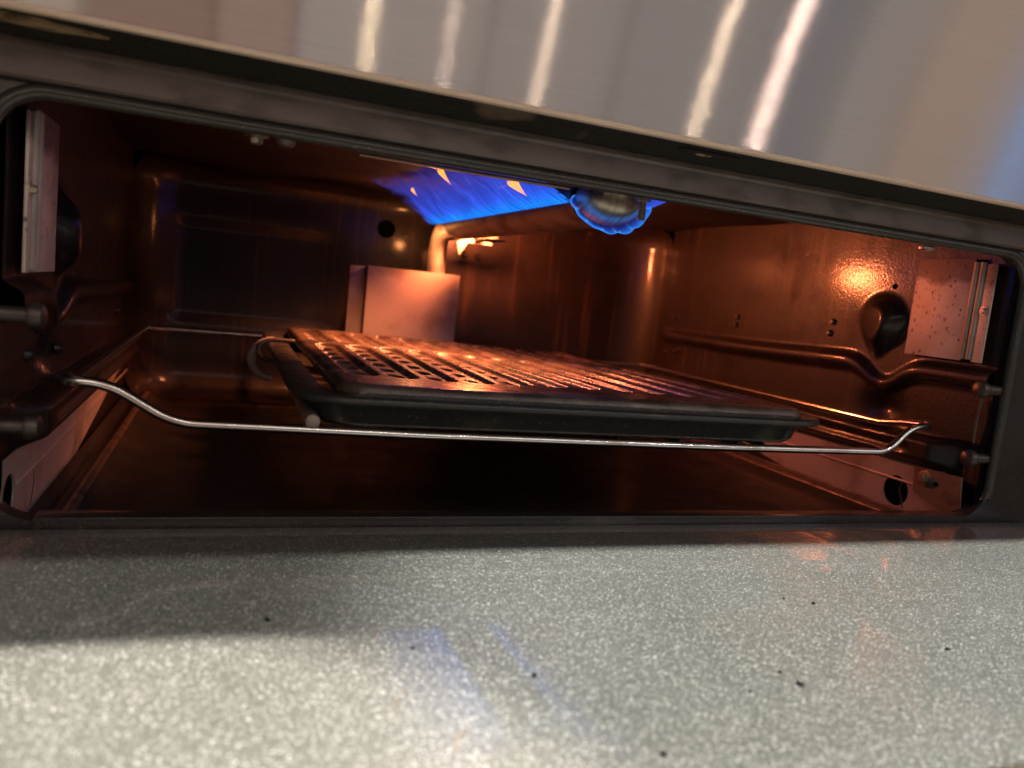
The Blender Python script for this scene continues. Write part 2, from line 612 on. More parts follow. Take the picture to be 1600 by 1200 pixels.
def tag(o, label, cat=None, group=None, kind=None):
    if label:
        o['label'] = label
    if cat:
        o['category'] = cat
    if group:
        o['group'] = group
    if kind:
        o['kind'] = kind
    return o


def sstep(a, b, x):
    t = np.clip((x - a) / (b - a), 0, 1)
    return t * t * (3 - 2 * t)


def bolt(base, axis, r, parent, mat=None, washer=True, name='screw'):
    m = MB()
    if washer:
        m.lathe(base, axis, [(0, r * 1.75), (r * 0.25, r * 1.75), (r * 0.3, r * 1.5)], 18)
    m.lathe(Vector(base) + Vector(axis) * r * 0.25, axis, [(0, r), (r * 0.9, r), (r * 1.1, r * 0.8)], 6)
    return m.build(name, mat or M_bolt, parent)


# ------------------------------------------------------------------ the setting
fl = mk('floor', [(-6, -6, -0.62), (6, -6, -0.62), (6, 3, -0.62), (-6, 3, -0.62)], [(0, 1, 2, 3)], M_wood)
tag(fl, 'wooden kitchen floor far below the open door', kind='structure')

# ------------------------------------------------------------------ the oven
XW, DB, ZF, ZC = 0.293, 0.49, -0.022, 0.215      # half width, depth, floor, ceiling of the cavity
ZT = 0.1802                                      # top of the opening
oven = empty('oven', (0, 0, ZF))
tag(oven, 'open gas oven of dark speckled enamel under a brushed steel front panel', 'oven')
OV = empty  # (parts keep world coordinates: the parent's offset is undone below)


def child(o):
    o.parent = oven
    o.matrix_parent_inverse = Matrix.Translation((0, 0, -ZF))
    return o


# side walls: pressed relief (rack ledge, upper rib, dimple, teardrop boss)
def relief(Y, Z):
    h = np.zeros_like(Y)
    soft = lambda a, b, c, d, x: sstep(a, b, x) * (1 - sstep(c, d, x))
    led = soft(0.022, 0.030, 0.043, 0.0475, Z) * soft(0.018, 0.040, 0.45, 0.475, Y)
    h += 0.0135 * led
    # small groove along the ledge face
    h -= 0.003 * soft(0.031, 0.034, 0.037, 0.040, Z) * soft(0.05, 0.07, 0.44, 0.46, Y)
    dip = np.exp(-((Y - 0.098) / 0.020) ** 2)
    zc = 0.0905 + 0.004 * sstep(0.30, 0.10, Y) - 0.016 * dip
    rib = np.exp(-(((Z - zc) / 0.0062) ** 4))
    h += 0.0085 * rib * soft(-0.01, 0.004, 0.40, 0.45, Y) * (1 - 0.35 * dip)
    # hollow under the dip
    h -= 0.010 * np.exp(-(((Y - 0.098) / 0.016) ** 2 + ((Z - 0.060) / 0.012) ** 2))
    # teardrop boss
    yy = (Y - 0.110) / (0.011 + 0.013 * np.clip((Z - 0.10) / 0.035, 0, 1))
    zz = (Z - 0.126) / 0.023
    d = np.sqrt(yy * yy + zz * zz)
    h += 0.017 * (1 - sstep(0.50, 1.20, d)) * (0.62 + 0.38 * np.clip(-yy, -1, 1)) 
    # front stile
    h += 0.004 * (1 - sstep(0.004, 0.012, Y)) * 0
    return h


for sgn in (1, -1):
    ys = np.linspace(0.004, 0.442, 240)
    zs = np.linspace(ZF - 0.002, ZC + 0.002, 130)
    YY, ZZ = np.meshgrid(ys, zs)
    XX = sgn * (XW - relief(YY, ZZ))
    V = np.stack([XX, YY, ZZ], -1).reshape(-1, 3)
    nu = len(ys)
    idx = np.arange((len(zs) - 1) * (nu - 1))
    r_, c_ = idx // (nu - 1), idx % (nu - 1)
    a = r_ * nu + c_
    F = np.stack([a, a + 1, a + nu + 1, a + nu], -1).tolist()
    child(mk('side_wall', V, F, M_wall, sharp=80))

# back wall with rounded corners and a fillet into floor and ceiling
prof = []
R = 0.048
for k in range(13):
    a = PI / 2 * k / 12
    prof.append((XW - R + R * math.cos(a), DB - R + R * math.sin(a), math.cos(a), math.sin(a)))
full = prof + [(x, DB, 0, 1) for x in np.linspace(XW - R, -(XW - R), 40)[1:-1]] + [(-x, y, -nx, ny) for x, y, nx, ny in prof[::-1]]
zl = [ZF + 0.001 + 0.028 * (1 - math.cos(PI / 2 * k / 8)) for k in range(9)] + list(np.linspace(ZF + 0.04, ZC - 0.03, 30)) + \
     [ZC - 0.022 * (1 - math.sin(PI / 2 * k / 6)) for k in range(7)]


def backpt(i, j):
    x, y, nx, ny = full[i]
    z = zl[j]
    ins = 0.0
    if j < 9:
        ins = 0.028 * (1 - math.sin(PI / 2 * j / 8))
    if z > ZC - 0.022:
        q = (z - (ZC - 0.022)) / 0.022
        ins = max(ins, 0.022 * (1 - math.sqrt(max(0, 1 - q * q))))
    # pressed rectangular panel on the left half
    pr = 0.004 * float(sstep(-0.262, -0.252, x) * (1 - sstep(-0.108, -0.098, x)) * sstep(0.055, 0.065, z) * (1 - sstep(0.155, 0.165, z)))
    ins -= pr
    return (x - nx * ins, y - ny * ins, z)


V = [backpt(i, j) for j in range(len(zl)) for i in range(len(full))]
nu = len(full)
F = [(j * nu + i, j * nu + i + 1, (j + 1) * nu + i + 1, (j + 1) * nu + i) for j in range(len(zl) - 1) for i in range(nu - 1)]
child(mk('back_wall', V, F, M_wall, sharp=80))

# floor pan with rolled edges, ceiling, header behind the front frame
px = [-0.2905, -0.288, -0.284, -0.281, -0.2775, -0.274, -0.270, -0.264, -0.25]
pz = [-0.013, -0.0175, -0.0195, -0.0190, -0.0150, -0.0140, -0.0160, -0.0205, -0.0220]
px = px + [-x for x in px[::-1]]
pz = pz + pz[::-1]
ys = np.linspace(0.004, DB - 0.006, 30)
V = [(x, y, z) for y in ys for x, z in zip(px, pz)]
nu = len(px)
F = [(j * nu + i, j * nu + i + 1, (j + 1) * nu + i + 1, (j + 1) * nu + i) for j in range(len(ys) - 1) for i in range(nu - 1)]
child(mk('floor_pan', V, F, M_floor, sharp=80))
for sgn in (1, -1):
    child(MB().tube([(sgn * 0.2745, y, -0.0165) for y in np.linspace(0.006, DB - 0.03, 12)], 0.0034, 12).build('floor_ridge', M_ridge))
V, F, _ = surf(lambda u, v: (u, v, ZC + 0.0015 * math.sin(u * 40) * math.sin(v * 30)), np.linspace(-XW - 0.002, XW + 0.002, 40), np.linspace(0.02, DB, 30))
child(mk('ceiling', V, F, M_ceil))
child(MB().box((-XW, 0.013, ZT + 0.003), (XW, 0.021, ZC + 0.001), 0.001).build('header', M_wall))

# outer shell that closes the cavity against stray light
sh = MB()
sh.box((-0.372, 0.006, ZF - 0.03), (-XW - 0.012, 0.52, ZC + 0.02))
sh.box((XW + 0.012, 0.006, ZF - 0.03), (0.372, 0.52, ZC + 0.02))
sh.box((-XW - 0.011, DB + 0.006, ZF - 0.03), (XW + 0.011, 0.52, ZC + 0.02))
sh.box((-XW - 0.011, 0.006, ZC + 0.006), (XW + 0.011, DB + 0.005, ZC + 0.02))
sh.box((-XW - 0.011, 0.006, ZF - 0.03), (XW + 0.011, DB + 0.005, ZF - 0.006))
child(sh.build('outer_casing', M_frame, smooth=False))
child(MB().box((-0.371, -0.012, 0.2355), (0.371, 0.60, 0.36)).build('upper_body', M_frame, smooth=False))

# front frame with a rounded opening
HX, zb = 0.2985, -0.0005
cz, hz = (ZT + zb) / 2, (ZT - zb) / 2
inner = rrect(0, cz, HX, hz, 0.022, 10)
outer = []
for x, z in inner:       # project to the outer rectangle
    dx, dz = x, z - cz
    hxo, hzo = 0.372, 0.105
    k = min(hxo / abs(dx) if dx else 1e9, hzo / abs(dz) if dz else 1e9)
    outer.append((dx * k, cz + dz * k))
loops = [[(x, 0.010, z) for x, z in inner], [(x, 0.0, z) for x, z in inner], [(x, 0.0, z) for x, z in outer], [(x, 0.010, z) for x, z in outer]]
V, F = loft(loops)
frame = child(mk('front_frame', V, F, M_frame, sharp=30))
lip = MB()
lp = rrect(0, cz, HX + 0.0005, hz + 0.0005, 0.0225, 12)
lip.tube([(x, 0.000, z) for x, z in lp] + [(lp[0][0], 0.0, lp[0][1])], 0.0034, 10, caps=False)
# only the top and the sides carry the roll
V2 = []
o = lip.build('rolled_lip', M_lip)
bm = bmesh.new()
bm.from_mesh(o.data)
bmesh.ops.delete(bm, geom=[f for f in bm.faces if f.calc_center_median().z < 0.012], context='FACES')
bm.to_mesh(o.data)
bm.free()
o.parent = frame
# inner return of the bottom sill
o = MB().box((-0.278, -0.0012, -0.016), (0.278, 0.0106, 0.0012), 0.0005).build('sill', M_frame)
o.parent = frame

# stained steel trim above the opening, sooty underside, brushed fascia
ts = MB()
pr = [(-0.0015, 0.1832), (-0.0052, 0.1837), (-0.0062, 0.1848), (-0.0062, 0.1945), (-0.0075, 0.1958), (-0.0075, 0.1985), (-0.006, 0.1995), (0.0, 0.1995)]
xs = np.linspace(-0.36, 0.36, 25)
V = [(x, y, z) for x in xs for y, z in pr]
n = len(pr)
F = [(i * n + k, i * n + k + 1, (i + 1) * n + k + 1, (i + 1) * n + k) for i in range(24) for k in range(n - 1)]
ts.add(V, F)
child(ts.build('trim_strip', M_trim, sharp=30))
pr = [(-0.0335, 0.2035), (-0.030, 0.2022), (-0.018, 0.2000), (-0.0085, 0.1985), (-0.0085, 0.2350), (-0.0335, 0.2350)]
V = [(x, y, z) for x in (-0.366, 0.366) for y, z in pr]
n = len(pr)
F = [(k, (k + 1) % n, n + (k + 1) % n, n + k) for k in range(n)] + [tuple(range(n - 1, -1, -1)), tuple(range(n, 2 * n))]
child(mk('underside', V, F, M_gasket, sharp=20))
ZB = 0.2015
# flakes of baked-on residue stuck under the panel
for cx, cy, rx, ry, sd in ((-0.278, -0.0235, 0.020, 0.0050, 1), (0.020, -0.0225, 0.0045, 0.0020, 2), (0.022, -0.0245, 0.016, 0.0036, 3)):
    zz0 = 0.1998 - (cy + 0.018) * 0.20
    ring = [(cx + rx * math.cos(a) * (1 + 0.3 * math.sin(3 * a + sd)), cy + ry * math.sin(a) * (1 + 0.3 * math.cos(4 * a + sd))) for a in np.linspace(0, 2 * PI, 18, endpoint=False)]
    V, F = loft([[(x, y, zz0 + 0.0010) for x, y in ring], [(x, y, zz0 - 0.0006) for x, y in ring], [(cx + (x - cx) * 0.7, cy + (y - cy) * 0.7, zz0 - 0.0010) for x, y in ring]], True, True)
    child(mk('residue', V, F, M_residue if sd < 3 else M_gasket))
V, F, _ = surf(lambda x, z: (x, -0.0355, z), [-0.378, 0.378], [ZB + 0.0030, 0.345])
fas = child(mk('fascia', V, F, M_steel, smooth=False))
eg = MB()
pr = [(-0.0355, ZB + 0.0030), (-0.0364, ZB + 0.0025), (-0.0367, ZB + 0.0016), (-0.0361, ZB + 0.0005), (-0.0348, ZB), (-0.0334, ZB + 0.0002), (-0.0328, ZB + 0.002)]
V = [(x, y, z) for x in (-0.378, 0.378) for y, z in pr]
n = len(pr)
F = [(k, k + 1, n + k + 1, n + k) for k in range(n - 1)]
eg.add(V, F)
o = eg.build('edge', M_edge)
o.parent = fas
o = MB().box((-0.378, -0.0352, 0.3452), (0.378, 0.30, 0.349), 0.001).build('top_plate', M_edge)
o.parent = fas

# door, folded down
L = []
for ins, z in ((0.003, -0.034), (0.0, -0.031), (0.0, -0.0075), (0.0012, -0.0040), (0.0040, -0.0026), (0.02, -0.0022)):
    L.append([(x, y, z) for x, y in rrect(0, -0.1157, 0.352 - ins, 0.1137 - ins, 0.014, 8)])
V, F = loft(L, True, True)
door = child(mk('door', V, F, M_door, sharp=35))
o = MB().box((-0.356, -0.2372, -0.030), (0.356, -0.2330, -0.0045), 0.0008).build('edge_trim', M_edge)
o.parent = door
tag(door, 'folded-down door lined with grey speckled enamel')

# heat shield at the back
hs = child(MB().box((-0.0690, 0.440, -0.010), (0.0310, 0.4415, 0.1335), 0.0005).build('heat_shield', M_alu))
o = MB().box((-0.0845, 0.459, -0.010), (-0.0665, 0.4605, 0.1325), 0.0004).build('flange', M_alu)
o.parent = hs
o = MB().box((-0.0688, 0.4418, -0.010), (-0.0674, 0.4590, 0.1325)).build('side_return', M_peg)
o.parent = hs

# side plates near the opening
for sgn in (1, -1):
    X = sgn * (XW - 0.0055)
    pl = child(MB().box((X, 0.030, 0.1060), (X + sgn * 0.0012, 0.0785, 0.1785), 0.0004).build('side_plate', M_plate))
    o = MB().box((X - sgn * 0.0010, 0.0125, 0.1060), (X + sgn * 0.0004, 0.0205, 0.1745), 0.0003).build('edge_strip', M_plate)
    o.parent = pl
    ch = MB()
    ch.tube([(X - sgn * 0.0008, 0.0228, 0.1075), (X - sgn * 0.0008, 0.0228, 0.1755)], 0.0021, 10)
    ch.tube([(X - sgn * 0.0012, 0.0276, 0.1075), (X - sgn * 0.0012, 0.0276, 0.1755)], 0.0021, 10)
    o = ch.build('channel', M_alu)
    o.parent = pl
    o = bolt((X - sgn * 0.001, 0.0165, 0.1420), (-sgn, 0, 0), 0.0020, pl)

# bare steel side panels under the rack ledge (with a round hole and a bracket)
for sgn in (1, -1):
    X = sgn * (XW - 0.0018)
    hy, hz_, hr = (0.069, -0.0005, 0.0118) if sgn == 1 else (0.0175, 0.0050, 0.0105)
    loop_in, loop_out = [], []
    y0, y1, z0, z1 = (0.028 if sgn == 1 else 0.0055), 0.445, -0.0155, 0.0245
    N = 48
    for k in range(N):
        a = 2 * PI * k / N
        c, s_ = math.cos(a), math.sin(a)
        loop_in.append((X, hy + hr * c, hz_ + hr * s_))
        tmin = 1e9
        for lim, comp, org in ((y1, c, hy), (y0, c, hy), (z1, s_, hz_), (z0, s_, hz_)):
            if abs(comp) > 1e-9:
                t_ = (lim - org) / comp
                if t_ > 0:
                    tmin = min(tmin, t_)
        loop_out.append((X, hy + c * tmin, hz_ + s_ * tmin))
    # exact corners
    for (yc, zc_) in ((y0, z0), (y0, z1), (y1, z0), (y1, z1)):
        kb = min(range(N), key=lambda k: (loop_out[k][1] - yc) ** 2 + (loop_out[k][2] - zc_) ** 2)
        loop_out[kb] = (X, yc, zc_)
    back = [(X + sgn * 0.0012, y, z) for _, y, z in loop_in]
    V, F = loft([back, loop_in, loop_out])
    sp = child(mk('side_panel', V, F, M_alu, sharp=30))
    o = MB().tube([(X - sgn * 0.0004, 0.030, 0.0085), (X - sgn * 0.0004, 0.44, 0.0090)], 0.0011, 8).build('crease', M_alu)
    o.parent = sp
    if sgn == 1:
        V = [(X - 0.0042, 0.052, 0.0235), (X - 0.0042, 0.012, 0.0245), (X - 0.0042, 0.0095, 0.003), (X - 0.0042, 0.020, -0.0045), (X - 0.0042, 0.050, 0.0045)]
        V += [(x + 0.0012, y, z) for x, y, z in V]
        F = [(0, 1, 2, 3, 4), (9, 8, 7, 6, 5)] + [(i, (i + 1) % 5, 5 + (i + 1) % 5, 5 + i) for i in range(5)]
        br = mk('bracket', V, F, M_bracket, sp, smooth=False)
        bolt((X - 0.0044, 0.0405, 0.0165), (-1, 0, 0), 0.0034, sp)
        o = MB().lathe((X - 0.0044, 0.031, 0.0145), (-1, 0, 0), [(0, 0.0016), (0.0003, 0.0016)], 14).build('pin_hole', M_hole, sp)
    # black sheet painting the shade inside the hole and ahead of the panel
    o = MB().box((X + sgn * 0.0010, 0.005, -0.020), (X + sgn * 0.0014, 0.100, 0.018)).build('hole_shade_sheet', M_hole, sp, smooth=False)
    o = MB().tube([(X + sgn * 0.0008, 0.064, 0.010), (X + sgn * 0.0006, 0.066, 0.0), (X + sgn * 0.0006, 0.060, -0.012)], 0.0009, 8).build('cable', M_peg, sp)

# pegs at the front of the side walls
for sgn in (1, -1):
    for z in (0.0885, 0.0405):
        child(MB().lathe((sgn * (XW + 0.006), 0.0035, z), (-sgn, 0, 0),
                         [(0, 0.0036), (0.016, 0.0036), (0.0165, 0.0054), (0.018, 0.0058), (0.0215, 0.0052), (0.0228, 0.003)], 18).build('peg', M_peg))
# small spring clip between the pegs on the right
child(MB().tube([(XW - 0.003, 0.0095, 0.082), (XW - 0.004, 0.010, 0.066), (XW - 0.003, 0.0105, 0.050)], 0.0010, 8).build('clip', M_peg))

# pins and screws in the walls
for y, z in ((0.2975, 0.1210), (0.2985, 0.1130), (0.163, 0.1250), (0.165, 0.1150), (0.405, 0.1150), (0.417, 0.1130), (0.400, 0.0760), (0.408, 0.0735), (0.428, 0.0705)):
    child(MB().lathe((XW + 0.0005, y, z), (-1, 0, 0), [(0, 0.0030), (0.0020, 0.0028), (0.0034, 0.0016)], 12).build('pin', M_peg))
child(MB().lathe((XW + 0.0003, 0.1025, 0.1575), (-1, 0, 0), [(0, 0.0024), (0.0008, 0.0024)], 12).build('pin_hole', M_hole))
for y, z in ((0.05, 0.066), (0.07, 0.078), (0.12, 0.062), (0.36, 0.070)):
    child(MB().lathe((-XW - 0.0005, y, z), (1, 0, 0), [(0, 0.0034), (0.0024, 0.0030), (0.0038, 0.0016)], 12).build('pin', M_wall))
for x, z in ((0.0640, 0.1580), (0.0480, 0.1590)):
    child(MB().lathe((x, DB + 0.0005, z), (0, -1, 0), [(0, 0.0040), (0.002, 0.0036), (0.0034, 0.002)], 12).build('pin', M_wall))
child(MB().lathe((-0.0440, DB - 0.0002, 0.1760), (0, -1, 0), [(0, 0.0095), (0.002, 0.0095)], 20).build('port', M_hole))
child(MB().lathe((0.0180, DB - 0.0002, 0.1470), (0, -1, 0), [(0, 0.0080), (0.002, 0.0080)], 20).build('port', M_hole))
# screws and tabs under the top edge of the opening
bolt((-0.1965, 0.0060, ZT - 0.0018), (0, 0, -1), 0.0032, oven).matrix_parent_inverse = Matrix.Translation((0, 0, -ZF))
child(MB().lathe((-0.1835, 0.0100, ZT + 0.0005), (0, 0, -1), [(0, 0.005), (0.0036, 0.0045), (0.005, 0.003)], 14).build('rivet', M_burner))
child(MB().box((0.2080, 0.003, ZT - 0.0055), (0.2180, 0.008, ZT - 0.0025), 0.0008).build('tab', M_bolt))
child(MB().box((-0.150, 0.0045, ZT - 0.0040), (-0.040, 0.0065, ZT - 0.0022), 0.0004).build('edge_strip', M_wire))

# ------------------------------------------------------------------ burner
bu = child(empty('burner', (0, 0, 0)))


def bpart(o):
    o.parent = bu
    return o


BX0, BX1 = 0.0165, 0.0075           # the tube runs a touch to the left towards the back
BY0, BY1 = 0.082, 0.398
bxc = lambda y: BX0 + (BX1 - BX0) * (y - BY0) / (BY1 - BY0)


def tubept(a, y):
    t = (y - BY0) / (BY1 - BY0)
    k = 1.0 - 0.35 * float(sstep(0.90, 1.0, t))
    return (bxc(y) + 0.0225 * k * math.cos(a), y, 0.1835 + 0.0155 * k * math.sin(a))


ysb = list(np.linspace(BY0, BY1, 40))
V = [tubept(2 * PI * k / 28, y) for y in ysb for k in range(28)]
F = [(j * 28 + k, j * 28 + (k + 1) % 28, (j + 1) * 28 + (k + 1) % 28, (j + 1) * 28 + k) for j in range(39) for k in range(28)]
F.append(tuple(range(39 * 28, 40 * 28)))
bpart(mk('tube', V, F, M_burner, sharp=50))
# rounded front cap: a shallow bowl, and the tongue that hangs it from the header
L = []
for d, k in ((0.0, 1.0), (-0.004, 0.97), (-0.010, 0.86), (-0.016, 0.62), (-0.019, 0.30)):
    L.append([(bxc(BY0) + 0.004 + 0.0235 * k * math.cos(2 * PI * i / 28), BY0 + d, 0.1840 + 0.0150 * k * math.sin(2 * PI * i / 28)) for i in range(28)])
V, F = loft(L, False, True)
bpart(mk('cap', V, F, M_cap, sharp=60))
bpart(MB().box((0.008, 0.022, 0.1900), (0.044, 0.074, 0.1914), 0.0005).build('hanger', M_cap))
sc = MB()
sc.lathe((0.0335, 0.0585, 0.1905), (0, 0, -1), [(0, 0.0022), (0.017, 0.0022)], 10)
for k in range(6):
    sc.lathe((0.0335, 0.0585, 0.1800 - k * 0.0012), (0, 0, -1), [(0, 0.0022), (0.0004, 0.0027), (0.0008, 0.0022)], 10)
sc.lathe((0.0335, 0.0585, 0.1885), (0, 0, -1), [(0, 0.0048), (0.0036, 0.0048), (0.0042, 0.0040)], 6)
bpart(sc.build('screw', M_bolt))
# inlet elbow at the back
el = [(bxc(BY1), BY1 - 0.004, 0.1805)]
for k in range(9):
    a = PI / 2 * k / 8
    el.append((0.0070, 0.428 + 0.026 * math.sin(a), 0.1545 + 0.026 * math.cos(a)))
el += [(0.0070, 0.454, 0.14), (0.0070, 0.454, 0.10)]
bpart(MB().tube(el, 0.0098, 18).build('elbow', M_alu))
# bracket with bolt and nut beside the elbow
bk = MB()
bk.box((0.018, 0.4280, 0.1690), (0.060, 0.4300, 0.1745), 0.0006)
V = [(0.0200, 0.4275, 0.1700), (0.0330, 0.4275, 0.1700), (0.0240, 0.4275, 0.1550)]
V += [(x, y + 0.0014, z) for x, y, z in V]
bk.add(V, [(0, 1, 2), (5, 4, 3), (0, 3, 4, 1), (1, 4, 5, 2), (2, 5, 3, 0)])
bpart(bk.build('bracket', M_alu))
nb = MB()
nb.lathe((0.040, 0.4240, 0.1755), (1, 0, 0.10), [(0, 0.0050), (0.0075, 0.0050)], 6)
nb.lathe((0.047, 0.4240, 0.1762), (1, 0, 0.10), [(0, 0.0024), (0.0165, 0.0024), (0.018, 0.0016)], 10)
for k in range(7):
    nb.lathe((0.0485 + k * 0.0021, 0.4240, 0.1764 + k * 0.00021), (1, 0, 0.10), [(0, 0.0024), (0.0007, 0.0031), (0.0014, 0.0024)], 10)
bpart(nb.build('bolt', M_bolt))
# glowing hot-surface igniter beside the tube
ig = MB().box((0.0400, 0.376, 0.1925), (0.0460, 0.412, 0.1955), 0.0008).build('igniter', M_glow)
bpart(ig)
bpart(MB().box((0.0340, 0.366, 0.1712), (0.0560, 0.412, 0.1724), 0.0005).box((0.0226, 0.400, 0.1712), (0.0238, 0.484, 0.2145), 0.0004).build('light_baffle', M_burner))  # added shelf and upright, keeping igniter light off the grid and left wall
bpart(MB().box((0.0226, 0.090, 0.1960), (0.0238, 0.3995, 0.2145), 0.0004).build('top_light_baffle', M_burner))  # added baffle, stops igniter light crossing above the tube to the left
point('igniter_and_fill_glow', (0.0430, 0.398, 0.1860), 0.007, 2.8, (1.0, 0.21, 0.066))
area('under_flame_fill', (-0.0360, 0.262, 0.1775), (-0.044, 0.270, 0.10), 0.020, 0.20, 1.15, (1.0, 0.27, 0.085)).data.spread = math.radians(112)  # added orange fill below the flame, spread narrowed to light the grid
point('igniter_and_fill_glow', (-0.0150, 0.427, 0.1640), 0.004, 0.075, (1.0, 0.34, 0.10))  # added fill for elbow and shield top; no igniter sits here

# ------------------------------------------------------------------ gas flame
gf = empty('gas_flame', (0.0, 0.24, 0.18))
tag(gf, 'blue gas flame fanning out along the broiler burner', 'flame')
GI = Matrix.Translation((0.0, -0.24, -0.18))


def gpart(o):
    o.parent = gf
    o.matrix_parent_inverse = GI
    return o


def bez(P, t):
    P = [Vector(p) for p in P]
    while len(P) > 1:
        P = [P[i] * (1 - t) + P[i + 1] * t for i in range(len(P) - 1)]
    return P[0]


def flamept(side):
    def fn(u, v):
        y = 0.0735 + (0.400 - 0.0735) * u
        c = bez([(-0.0225, -0.0045), (-0.034, -0.0035), (-0.047, 0.010), (-0.058, 0.0255), (-0.088, 0.0295)], v)
        w = 0.0030 * math.sin(37 * u + 9 * v) * v + 0.0016 * math.sin(91 * u - 5 * v) * v + 0.0007 * math.sin(2 * PI * 46 * u) * max(0, 1 - 3 * v)
        out = 1.0 + 0.10 * math.sin(6.1 * u + 1.0) * v
        return (bxc(y) + side * (c[0] * out + w), y, min(0.1845 + c[1] + 0.6 * w, ZC - 0.0015))
    return fn


for side in (1, -1):
    V, F, uv = surf(flamept(side), np.linspace(0, 1, 420), np.linspace(0, 1, 24))
    gpart(mk('flame_sheet', V, F, M_flame, uv=uv))


def ringpt(u, v):
    a = PI * 1.03 + u * PI * 0.94
    lobe = abs(math.sin(PI * 7 * u))
    k = 0.93 + v * (0.17 + 0.17 * lobe * (0.55 + 0.45 * math.sin(11 * u + 1.3)) + 0.10 * math.sin(PI * u))
    y = BY0 - 0.002 - 0.012 * v
    bulge = 0.0035 * math.sin(PI * v)
    return (bxc(BY0) + 0.003 + (0.0235 * k + bulge) * math.cos(a), y, 0.1855 + (0.0160 * k + bulge) * math.sin(a))


V, F, uv = surf(ringpt, np.linspace(0, 1, 140), np.linspace(0, 1, 12))
gpart(mk('flame_rim', V, F, M_ring, uv=uv))


def tongue(base, tip, w, name='flame_tip'):
    b, t_ = Vector(base), Vector(tip)
    V, uvs = [], []
    for j in range(9):
        v = j / 8
        c = b.lerp(t_, v) + Vector((0, 0.002 * math.sin(3 * v), 0))
        r = w * (0.06 + 0.94 * v ** 1.2) * (1.0 if v < 0.8 else 1 - 2.2 * (v - 0.8))
        for k in range(8):
            a = 2 * PI * k / 8
            V.append((c[0] + 0.3 * r * math.cos(a), c[1] + r * math.sin(a), c[2] + 0.3 * r * math.cos(a)))
            uvs.append((k / 8, v))
    F = [(j * 8 + k, j * 8 + (k + 1) % 8, (j + 1) * 8 + (k + 1) % 8, (j + 1) * 8 + k) for j in range(8) for k in range(8)]
    return gpart(mk(name, V, F, M_tip, uv=uvs))


tongue((-0.0255, 0.1070, 0.1835), (-0.0480, 0.0790, 0.1885), 0.0085)
tongue((-0.0560, 0.1850, 0.1935), (-0.0760, 0.1480, 0.1990), 0.0060)
tongue((-0.0570, 0.2900, 0.1940), (-0.0650, 0.2800, 0.1990), 0.0040)

# ------------------------------------------------------------------ oven rack
rk = empty('oven_rack', (0, 0.24, 0.0375))
tag(rk, 'chromed wire oven rack with a dropped front rail, carrying the broiler pan', 'rack')
RI = Matrix.Translation((0, -0.24, -0.0375))


def rpart(o):
    o.parent = rk
    o.matrix_parent_inverse = RI
    return o


def smooth_path(P, rad=0.012, n=6):
    P = [Vector(p) for p in P]
    out = [P[0]]
    for i in range(1, len(P) - 1):
        a, b, c = P[i - 1], P[i], P[i + 1]
        r = min(rad, (a - b).length * 0.45, (c - b).length * 0.45)
        p0, p2 = b + (a - b).normalized() * r, b + (c - b).normalized() * r
        for k in range(n + 1):
            t = k / n
            out.append(p0 * (1 - t) ** 2 + b * 2 * t * (1 - t) + p2 * t * t)
    out.append(P[-1])
    return out


ZR = 0.0502
fr = [(-0.2765, 0.060, ZR + 0.0045), (-0.2765, 0.032, 0.0575), (-0.255, 0.030, 0.0570), (-0.2255, 0.030, 0.0392), (-0.10, 0.0298, 0.0374),
      (0.10, 0.0298, 0.0368), (0.2345, 0.030, 0.0375), (0.2535, 0.030, 0.0562), (0.2765, 0.032, 0.0570), (0.2765, 0.060, ZR + 0.0045)]
rpart(MB().tube(smooth_path(fr, 0.011, 8), 0.0026, 14).build('front_rail', M_wire))
for sgn in (1, -1):
    rpart(MB().tube([(sgn * 0.2765, 0.058, ZR + 0.0045), (sgn * 0.2765, 0.08, ZR + 0.0008), (sgn * 0.2765, 0.455, ZR)], 0.0026, 12).build('side_rail', M_wire))
rpart(MB().tube([(-0.2765, 0.455, ZR), (0.2765, 0.455, ZR)], 0.0024, 12).build('back_rail', M_wire))
xr = [-0.1595, -0.11, -0.066, -0.022, 0.022, 0.066, 0.11, 0.1300]
for i, x in enumerate(xr):
    r = 0.0040 if i == 0 else 0.0018
    z0 = 0.0432 if i == 0 else 0.0384
    m = MB()
    m.tube([(x, 0.0268 if i == 0 else 0.0325, z0), (x, 0.0274 if i == 0 else 0.033, z0), (x, 0.0286 if i == 0 else 0.034, z0), (x, 0.44, z0), (x, 0.4525, ZR - 0.001)], [r * 0.72, r * 0.93, r, r, r], 18)
    rpart(m.build('rod', M_rod if i == 0 else M_wire))

# ------------------------------------------------------------------ broiler pan
bp = empty('broiler_pan', (0, 0.215, 0.0405))
tag(bp, 'black speckled enamel broiler pan resting on the wire rack', 'pan')
PIv = Matrix.Translation((0, -0.215, -0.0405))
PCY, PHX, PHY = 0.2175, 0.1715, 0.2055


def warp(x, y):
    """the old pan is twisted: its far right corner sits lower"""
    return -0.0040 * float(sstep(-0.16, 0.18, x)) * float(sstep(0.02, 0.38, y))


L = []
for ins, z in ((0.050, 0.0406), (0.0205, 0.0406), (0.0165, 0.0414), (0.0135, 0.0440), (0.0105, 0.0530), (0.0092, 0.0543), (0.0020, 0.0547), (0.0004, 0.0553),
               (0.0, 0.0570), (0.0006, 0.0586), (0.0016, 0.0593), (0.0160, 0.0592), (0.0170, 0.0584), (0.0172, 0.0550), (0.0176, 0.0440), (0.0190, 0.0424), (0.050, 0.0420)):
    L.append([(x, y, z + warp(x, y) * (z - 0.0405) / 0.02) for x, y in rrect(0, PCY, PHX - ins, PHY - ins, max(0.012, 0.030 - 0.5 * ins), 10)])
V, F = loft(L, True, True)
o = mk('body', V, F, M_pan, bp, sharp=60)
o.matrix_parent_inverse = PIv
